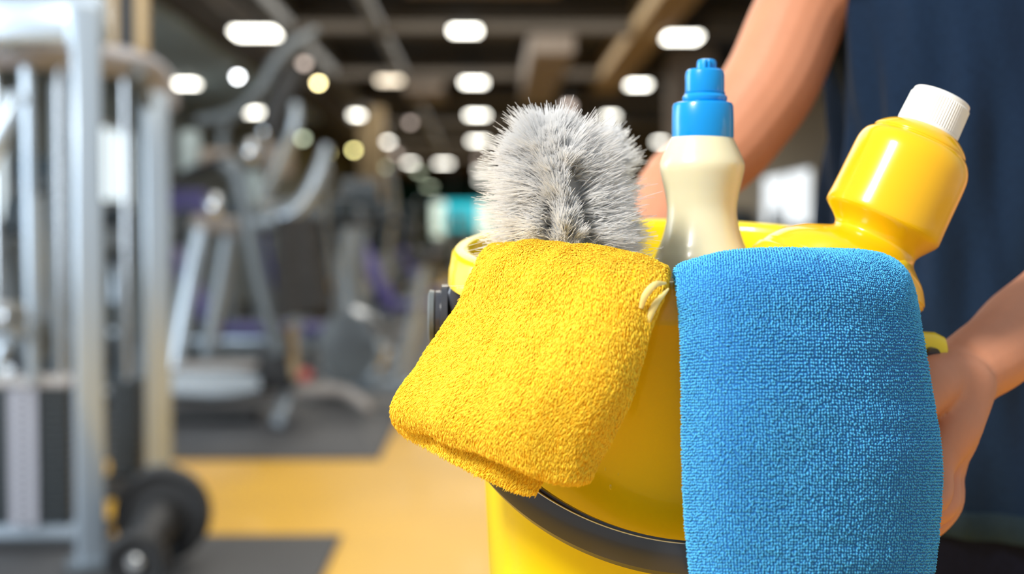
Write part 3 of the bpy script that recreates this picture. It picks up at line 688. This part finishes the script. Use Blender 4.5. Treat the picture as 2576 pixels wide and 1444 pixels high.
# ------------------------------------------------------------------ cream bottle with blue cap
def img_axis_lathe(mb, spec, cx, d, n=64, flat=1.0):
    """spec: (halfwidth_px, y_px): a body of revolution standing upright at depth d"""
    k = d/F; c = [P(cx, y, d) for (_, y) in spec]
    mb.loft([[q + RGT*(w*k*math.cos(2*math.pi*j/n)) + Vector((FWD.x, FWD.y, 0)).normalized()*(w*k*flat*math.sin(2*math.pi*j/n)) for j in range(n)] for q, (w, _) in zip(c, spec)]); return mb
def smooth_spec(spec, n=5):
    p = smoothpath([Vector((a, b, 0)) for (a, b) in spec], n); return [(max(q.x, .3), q.y) for q in p]
cb = empty('squeeze_bottle', P(1766, 1000, .94), 'cream white squeeze bottle with bright blue cap standing in the bucket', 'bottle')
mb = MB(); img_axis_lathe(mb, [(.5,346)] + smooth_spec([(76,346),(80,352),(92,378),(104,406),(106,424),(101,450),(92,490),(87,530),(92,570),(104,610),(120,650),(126,700),(127,770),(126,850),(126,960)]) + [(122,982),(110,994),(.5,996)], 1766, .94)
mb.build('body', M['cream'], cb)
mb = MB(); img_axis_lathe(mb, [(.5,349),(76,349),(77,345),(77,300),(76,268),(73,261),(66,258),(52,257),(.5,257)], 1768, .94); cp = mb.build('cap', M['cap_blue'], cb, sharp=28)
mb = MB(); img_axis_lathe(mb, [(.5,258),(52,258),(56,252),(56,244),(52,240),(50,236),(52,234),(.5,234)], 1773, .94); mb.build('collar_ring', M['cap_blue'], cp)
mb = MB(); img_axis_lathe(mb, [(.5,236),(47,236),(49,230),(49,190),(47,180),(42,175),(.5,174)], 1773, .94); mb.build('pull_top', M['cap_blue'], cp, sharp=28)
mb = MB(); img_axis_lathe(mb, [(.5,176),(25,176),(25,158),(22,151),(16,149),(.5,149)], 1778, .94, n=28); mb.build('nozzle', M['cap_blue'], cp, sharp=28)
for s in (-1, 1): MB().box(P(1778+s*5, 162, .933), (.002, .004, .006), bev=.0008).build('nozzle_rib', M['cap_blue'], cp)

# ------------------------------------------------------------------ yellow jug
JD = .905; k = JD/F
JA = (RGT*(-.43) - UPV*(.905)).normalized(); JP = (RGT*.905 - UPV*.43).normalized(); JO = P(2372, 243, JD)
def jug_rings(spec, n=72, dm=.046):
    rings = []
    for (s, l, r) in spec:
        c = JO + JA*(s*k) + JP*((l+r)/2*k); hw = (r-l)/2*k
        dd = min(hw, dm)
        rings.append([c + JP*(hw*math.cos(2*math.pi*j/n)) + FWD*(dd*math.sin(2*math.pi*j/n)) for j in range(n)])
    return rings
def jspec(pts, n=5):
    p = smoothpath([Vector(q) for q in pts], n); return [(q.x, min(q.y, -.4), max(q.z, .4)) for q in p]
jg = empty('detergent_jug', JO + JA*(660*k), 'golden yellow detergent jug with ribbed white cap leaning right in the bucket', 'bottle')
up = jspec([(92,-72,74),(97,-84,86),(108,-104,100),(120,-118,112),(128,-124,117),(134,-122,119),(142,-134,127),(152,-142,134),(170,-148,142),(200,-150,146),(300,-152,147),(340,-154,148),(352,-153,148)], 4)
lo = jspec([(360,-144,144),(378,-122,130),(394,-110,118),(408,-113,112),(425,-150,115),(440,-182,128),(470,-222,160),(500,-246,180),(506,-249,179),(511,-252,181),(520,-258,174),(527,-264,150),(560,-274,120),(600,-274,100),(640,-262,75),(662,-200,30)], 4)
MB().loft(jug_rings([(92,-.5,.5)] + up + lo + [(666,-60,0.4-60+60)])).build('body', M['jug'], jg, sharp=60)
# white cap with ribs
n = 144; rings = []
for (s, w, rib) in ((0,.5,0),(0,66,0),(1.5,70.5,0),(4,73,0),(14,74.5,0),(16,75.5,1),(86,78,1),(88,79,0),(97,80,0),(98,76,0),(98,.5,0)):
    c = JO + JA*(s*k); rings.append([c + (JP*math.cos(2*math.pi*j/n) + FWD*math.sin(2*math.pi*j/n))*k*(w + (rib*(1.6 if j % 2 else -1.0))) for j in range(n)])
MB().loft(rings).build('cap', M['cap_white'], jg, sharp=28)
MB().loft(jug_rings([(92,-68,70),(98,-68,70),(99,-60,60)])).build('neck', M['jug'], jg)

# ------------------------------------------------------------------ white bristle brush
br = empty('bristle_brush', P(1430, 1000, .90), 'white bushy bristle brush with two rolls standing in the left of the bucket', 'brush')
def bristle_roll(axis_pts, prof, nt_, nf, seed, parent, front=False):
    """tufts set in a spiral round a bent wire; each tuft is a fan of thin fibres"""
    g = np.random.default_rng(seed); ap = smoothpath([P(*p) for p in axis_pts], 12); m = len(ap)
    Vs = []; k = 3; seg = 4; base = []; 
    for i in range(nt_):
        t = i/(nt_-1); fi = t*(m-1); a = int(min(fi, m-2)); c = ap[a].lerp(ap[a+1], fi-a); ax = (ap[a+1]-ap[a]).normalized()
        u = (Vector((FWD)) - ax*Vector((FWD)).dot(ax)).normalized(); w = ax.cross(u)
        th = (((i*2.39996 + g.normal(0, .12)) + math.pi) % (2*math.pi) - math.pi)*.82; R = np.interp(t, [p[0] for p in prof], [p[1] for p in prof]); upb = np.interp(t, [0, .6, .85, 1], [.10, .30, .75, 2.6])
        d0 = (u*math.cos(th) + w*math.sin(th)) + ax*(upb + g.normal(0, .08)); d0 = d0.normalized()
        s1 = d0.cross(ax).normalized(); s2 = d0.cross(s1); R *= .90 + .10*math.cos(4*th)
        base.append((np.array(c), np.array(d0), np.array(s1), np.array(s2), R*(1+g.normal(0, .08)), np.array(ax)))
        if i % 2 == 0:      # short upright tufts along the seam between the two fans
            for q_ in range(2):
                dq = (u*(-.62) + ax*(1.0+g.normal(0,.15)) + w*g.normal(0, .30)).normalized(); s1 = dq.cross(ax).normalized()
                base.append((np.array(c - u*R*g.uniform(.30,.52) + w*g.normal(0,.0022)), np.array(dq), np.array(s1), np.array(s1.cross(dq)), R*.42*(1+g.normal(0,.15)), np.array(ax)))
    nb = len(base); C, D, S1, S2, RR_, AX = [np.array([b[q] for b in base]) for q in range(6)]
    V = []
    for f in range(nf):
        j1, j2 = g.normal(0, .085, nb), g.normal(0, .10, nb); cur = g.normal(0, .10, (nb, 3)); L = RR_*(1+g.normal(0, .07, nb)-.25*(j1**2+j2**2))
        o = (S1*g.normal(0, .0006, nb)[:, None]+S2*g.normal(0, .0009, nb)[:, None])
        dv = D + S1*j1[:, None] + S2*j2[:, None]; dv /= np.linalg.norm(dv, axis=1, keepdims=True)
        P4 = np.stack([C+o+dv*(L*t)[:, None] + cur*(L*t*t)[:, None] - np.array([0, 0, 1])*(.10*L*t*t)[:, None] for t in (0, .4, .75, 1)], 1)
        A = np.cross(dv, AX); A /= np.linalg.norm(A, axis=1, keepdims=True)+1e-9; Bb = np.cross(dv, A)
        rad = [.00020, .00026, .00024, .00013]
        V.append(np.stack([np.stack([P4[:, q] + (A*math.cos(2.094*c)+Bb*math.sin(2.094*c))*rad[q] for c in range(3)], 1) for q in range(4)], 1))
    V = np.concatenate(V); n = len(V); bi = (np.arange(n)*12)[:, None]; Fs = []
    for q in range(3):
        for c in range(3):
            a0, b0 = q*3+c, q*3+(c+1) % 3; Fs.append(np.concatenate([bi+a0, bi+b0, bi+b0+3, bi+a0+3], 1))
    return raw_mesh('bristle_roll', V.reshape(-1, 3), np.concatenate(Fs), [M['bristle']], parent=parent, smooth=True)
A1 = [(1432,800,.880),(1428,700,.875),(1416,560,.870),(1396,440,.870),(1384,375,.872)]
A2 = [(1468,820,.925),(1482,700,.925),(1500,560,.925),(1506,450,.925),(1508,400,.925)]
bristle_roll(A1, [(0,.044),(.25,.046),(.6,.043),(.85,.036),(1,.029)], 260, 84, 5, br)
bristle_roll(A2, [(0,.034),(.3,.030),(.7,.026),(1,.026)], 200, 74, 9, br)
part('brightening_core', M['bristle'], br, [P(*p) for p in A1], .016, rnd=True)  # solid white cores added inside both rolls to brighten the bristles
part('brightening_core', M['bristle'], br, [P(*p) for p in A2], .012, rnd=True)
part('brush_handle', M['cap_white'], br, [P(1450, 830, .92), P(1465, 950, .935), P(1500, 1100, .95), P(1540, 1280, .97)], [.008, .010, .010, .009])

# ------------------------------------------------------------------ person
pc = P(2560, 600, 1.38); PX, PY = pc.x - .02, pc.y
pr = empty('person', (PX, PY, 0), 'person in navy short sleeved shirt and dark trousers holding the yellow bucket with both hands', 'person')
mb = MB()
def limb(pts, rs, **kw): stroke(mb, pts, rs, n=6, k=20, rnd=True, **kw)
# torso, neck, head core
limb([(PX,PY,.92),(PX,PY,1.05),(PX,PY,1.22),(PX,PY+.005,1.38),(PX,PY+.01,1.46)], [.100,.095,.100,.105,.08])
limb([(PX-.06,PY,1.05),(PX-.07,PY,1.25),(PX-.08,PY,1.38)], [.065,.065,.06]); limb([(PX+.06,PY,1.05),(PX+.07,PY,1.25),(PX+.08,PY,1.38)], [.065,.065,.06])
limb([(PX,PY+.02,1.42),(PX,PY+.01,1.54),(PX,PY-.005,1.62)], [.065,.055,.055])
mb.ball((PX,PY-.012,1.695), (.074,.092,.108), 28, 20)
limb([(PX,PY-.045,1.64),(PX,PY-.075,1.615),(PX,PY-.085,1.605)], [.045,.034,.022])       # jaw and chin
limb([(PX,PY-.098,1.705),(PX,PY-.112,1.685),(PX,PY-.120,1.668)], [.009,.012,.013])      # nose
for s in (-1, 1): mb.ball((PX+s*.076,PY+.003,1.69), (.008,.020,.030), 12, 8); mb.ball((PX+s*.03,PY-.098,1.712), (.022,.01,.008), 12, 8)
# shoulders
sR = Vector((PX-.150,PY-.03,1.450)); sL = Vector((PX+.150,PY-.04,1.450))
limb([(PX,PY,1.44), sR], [.07,.062]); limb([(PX,PY,1.44), sL], [.07,.062])
# right arm of the person (left in the photo)
eR = P(1712, 478, 1.305)
limb([sR, P(2085,-60,1.36), P(2012,40,1.35), P(1940,205,1.335), P(1850,335,1.325), P(1768,425,1.315), eR], [.058,.055,.0450,.0450,.0430,.0395,.0400])
limb([eR, P(1690,540,1.29), P(1640,660,1.24), P(1575,800,1.17), P(1520,905,1.085)], [.0400,.0410,.039,.031,.025])
wR = P(1520,905,1.085)
# right hand flat behind the bucket
for i, (dx, L) in enumerate(((-.027,.92),(-.009,1.0),(.009,.95),(.027,.78))):
    a = wR + Vector((dx*.6,-.004,-.01)); b = a + Vector((-.03+dx*.5,-.012,-.080)); c = b + Vector((-.008,-.006,-.042*L)); e = c + Vector((-.004,-.003,-.028*L)); f = e + Vector((0,-.002,-.020*L))
    limb([wR, a, b], [.024,.017,.0115]); limb([b, c, e, f], [.0105,.0092,.0085,.0075])
limb([wR, wR+Vector((-.035,-.008,-.030)), wR+Vector((-.055,-.012,-.062)), wR+Vector((-.060,-.012,-.088))], [.020,.014,.0105,.009])
# left arm of the person (right in the photo)
wL = P(2425, 938, .945); eL = wL + RGT*.185 + Vector((0,0,.135)) + Vector((0,.15,0))
limb([sL, sL.lerp(eL,.35)+Vector((.02,0,0)), sL.lerp(eL,.7)+Vector((.02,0,-.01)), eL], [.055,.050,.043,.040])
limb([eL, P(2760,690,1.06), P(2600,810,1.0), P(2500,888,.965), wL], [.040,.042,.0335,.0285,.0265], flat=.92)
# left hand: metacarpals then fingers closing behind the blue towel
kn = [P(2352,1170,.890), P(2369,1192,.912), P(2380,1190,.934), P(2385,1165,.955)]
for i, q in enumerate(kn):
    st_ = wL + (q-wL)*.10 + Vector((-.004+.003*i, -.012+.009*i, 0)); mid = wL.lerp(q, .55) + Vector((.002-.001*i,-.008+.005*i,0))
    limb([st_, mid, q], [.0225,.0175-.0005*i,.0125])
limb([wL + Vector((-.008,-.006,0)), wL.lerp(kn[0],.5) + Vector((-.012,.004,0)), kn[0]+Vector((-.012,.01,.01))], [.022,.018,.010])
fing = [[kn[0], P(2353,1245,.880), P(2305,1270,.868), P(2250,1268,.862)], [kn[1], P(2376,1262,.902), P(2325,1300,.890), P(2262,1305,.880)],
        [kn[2], P(2384,1262,.925), P(2340,1325,.915), P(2275,1345,.905)], [kn[3], P(2380,1240,.948), P(2345,1310,.940), P(2290,1345,.930)]]
for i, f in enumerate(fing): limb(f, [.0112,.0105,.0088,.0076])
limb([wL+Vector((-.010,-.006,-.005)), P(2345,968,.905), P(2285,1040,.882), P(2235,1115,.872), P(2205,1170,.868)], [.0220,.0185,.0125,.0108,.0085])   # thumb
# hips and legs
for s in (-1, 1):
    limb([(PX+s*.07,PY,.95),(PX+s*.09,PY,.80),(PX+s*.10,PY-.005,.50),(PX+s*.10,PY+.01,.28),(PX+s*.10,PY+.015,.09)], [.085,.078,.052,.048,.034])
    limb([(PX+s*.10,PY+.03,.045),(PX+s*.105,PY-.06,.035),(PX+s*.11,PY-.13,.03)], [.032,.032,.024])
body = mb.build('body', M['skin'], pr)
rm = body.modifiers.new('r', 'REMESH'); rm.mode = 'VOXEL'; rm.voxel_size = .0024; rm.use_smooth_shade = True
sm = body.modifiers.new('s', 'SMOOTH'); sm.factor = .5; sm.iterations = 3
dg = bpy.context.evaluated_depsgraph_get(); me = bpy.data.meshes.new_from_object(body.evaluated_get(dg)); body.modifiers.clear(); body.data = me
me.polygons.foreach_set('use_smooth', [True]*len(me.polygons))
# face details, hair
for s in (-1, 1): e = MB().ball((PX+s*.03,PY-.094,1.697), (.0125,.010,.009)).build('eye', M['eye'], pr); MB().ball((PX+s*.03,PY-.1035,1.697), (.005,.002,.005)).build('pupil', M['hair'], e)
MB().ball((PX,PY-.108,1.638), (.024,.006,.008)).build('lips', M['lips'], pr)
h = MB(); rings = []
for i in range(10):
    t = i/9; ph = t*math.pi*.62; rings.append([(PX+.083*math.sin(ph+.02)*math.cos(a), PY+.004+.100*math.sin(ph+.02)*math.sin(a)*(1 if math.sin(a) > 0 else .92), 1.70+.118*math.cos(ph) + (.05*max(0,-math.sin(a))*t)) for a in [2*math.pi*k/28 for k in range(28)]])
h.loft(rings).build('hair', M['hair'], pr)
# T-shirt
def shirt_ring(z, n=220):
    zs = [.86, .90, 1.0, 1.12, 1.25, 1.36, 1.42, 1.475, 1.505, 1.525]
    ax = np.interp(z, zs, [.174,.174,.168,.163,.159,.168,.176,.165,.125,.066]); ay = np.interp(z, zs, [.125,.125,.122,.125,.132,.132,.120,.090,.072,.060])
    cx = PX; out = []
    for k in range(n):
        a = 2*math.pi*k/n; s = math.sin(a); c = math.cos(a)
        # drape folds: long slanting pulls that fade upward
        f = .0075*math.sin(6*a + 13*z)*max(0, 1.40-z)*2 + .0045*math.sin(15*a - 16*z + 1.3) + .0030*math.sin(26*a + 22*z)
        f *= min(1, max(.15, (1.42-z)*5))
        r = 1 + f/ .14
        out.append(Vector((cx + ax*r*abs(c)**.9*math.copysign(1, c), PY + ay*r*abs(s)**.9*math.copysign(1, s), z - .012*c*(1 if z < 1.0 else 0))))
    return out
zs = np.linspace(.885, 1.525, 72)
shm = MB().loft([shirt_ring(z) for z in zs], cap=False)
sh = shm.build('shirt', M['navy'], pr, sharp=80)
def strip(z0, z1, off):
    mbb = MB(); rings = []
    for (z, o) in ((z0+.002, -off*.5), (z0, off*.5), (z0+.004, off), (z1-.004, off), (z1, off*.3)):
        rr = shirt_ring(z); rings.append([Vector((p.x + (p.x-PX)*o/.15, p.y + (p.y-PY)*o/.13, p.z)) for p in rr])
    return mbb.loft(rings, cap=False)
hm = strip(.876, .902, .0035).build('hem', M['hem'], sh, sharp=80)
for (s0, e0) in ((sR, P(2085,-60,1.33)), (sL, sL.lerp(eL,.35)+Vector((.02,0,0)))):
    d = (e0-s0).normalized(); mbb = MB(); mbb.tube([s0-d*.075, s0-d*.045, s0-d*.01, s0+d*.03, s0+d*.065], [.030,.062,.074,.074,.073], n=28, cap=False); mbb.build('sleeve', M['navy'], pr)
# trousers, shoes
tr = MB()
trs = []
for z, ax, ay in ((.97,.150,.112),(.93,.152,.114),(.86,.160,.118),(.80,.165,.118)):
    trs.append([Vector((PX+ax*math.cos(2*math.pi*k/48), PY+ay*math.sin(2*math.pi*k/48), z)) for k in range(48)])
tr.loft(trs)
for s in (-1, 1): stroke(tr, [(PX+s*.075,PY,.86),(PX+s*.095,PY,.70),(PX+s*.10,PY,.45),(PX+s*.10,PY+.01,.10)], [.090,.092,.072,.062], k=24)
tr.build('trousers', M['trouser'], pr)
for s in (-1, 1):
    sh_ = MB(); stroke(sh_, [(PX+s*.10,PY+.05,.065),(PX+s*.103,PY-.03,.060),(PX+s*.108,PY-.12,.048),(PX+s*.11,PY-.17,.040)], [.040,.044,.042,.026], k=20, rnd=True)
    so = sh_.build('shoe', M['shoe'], pr); MB().box((PX+s*.105,PY-.06,.012), (.084,.245,.022), bev=.035).build('sole', M['sole'], so)
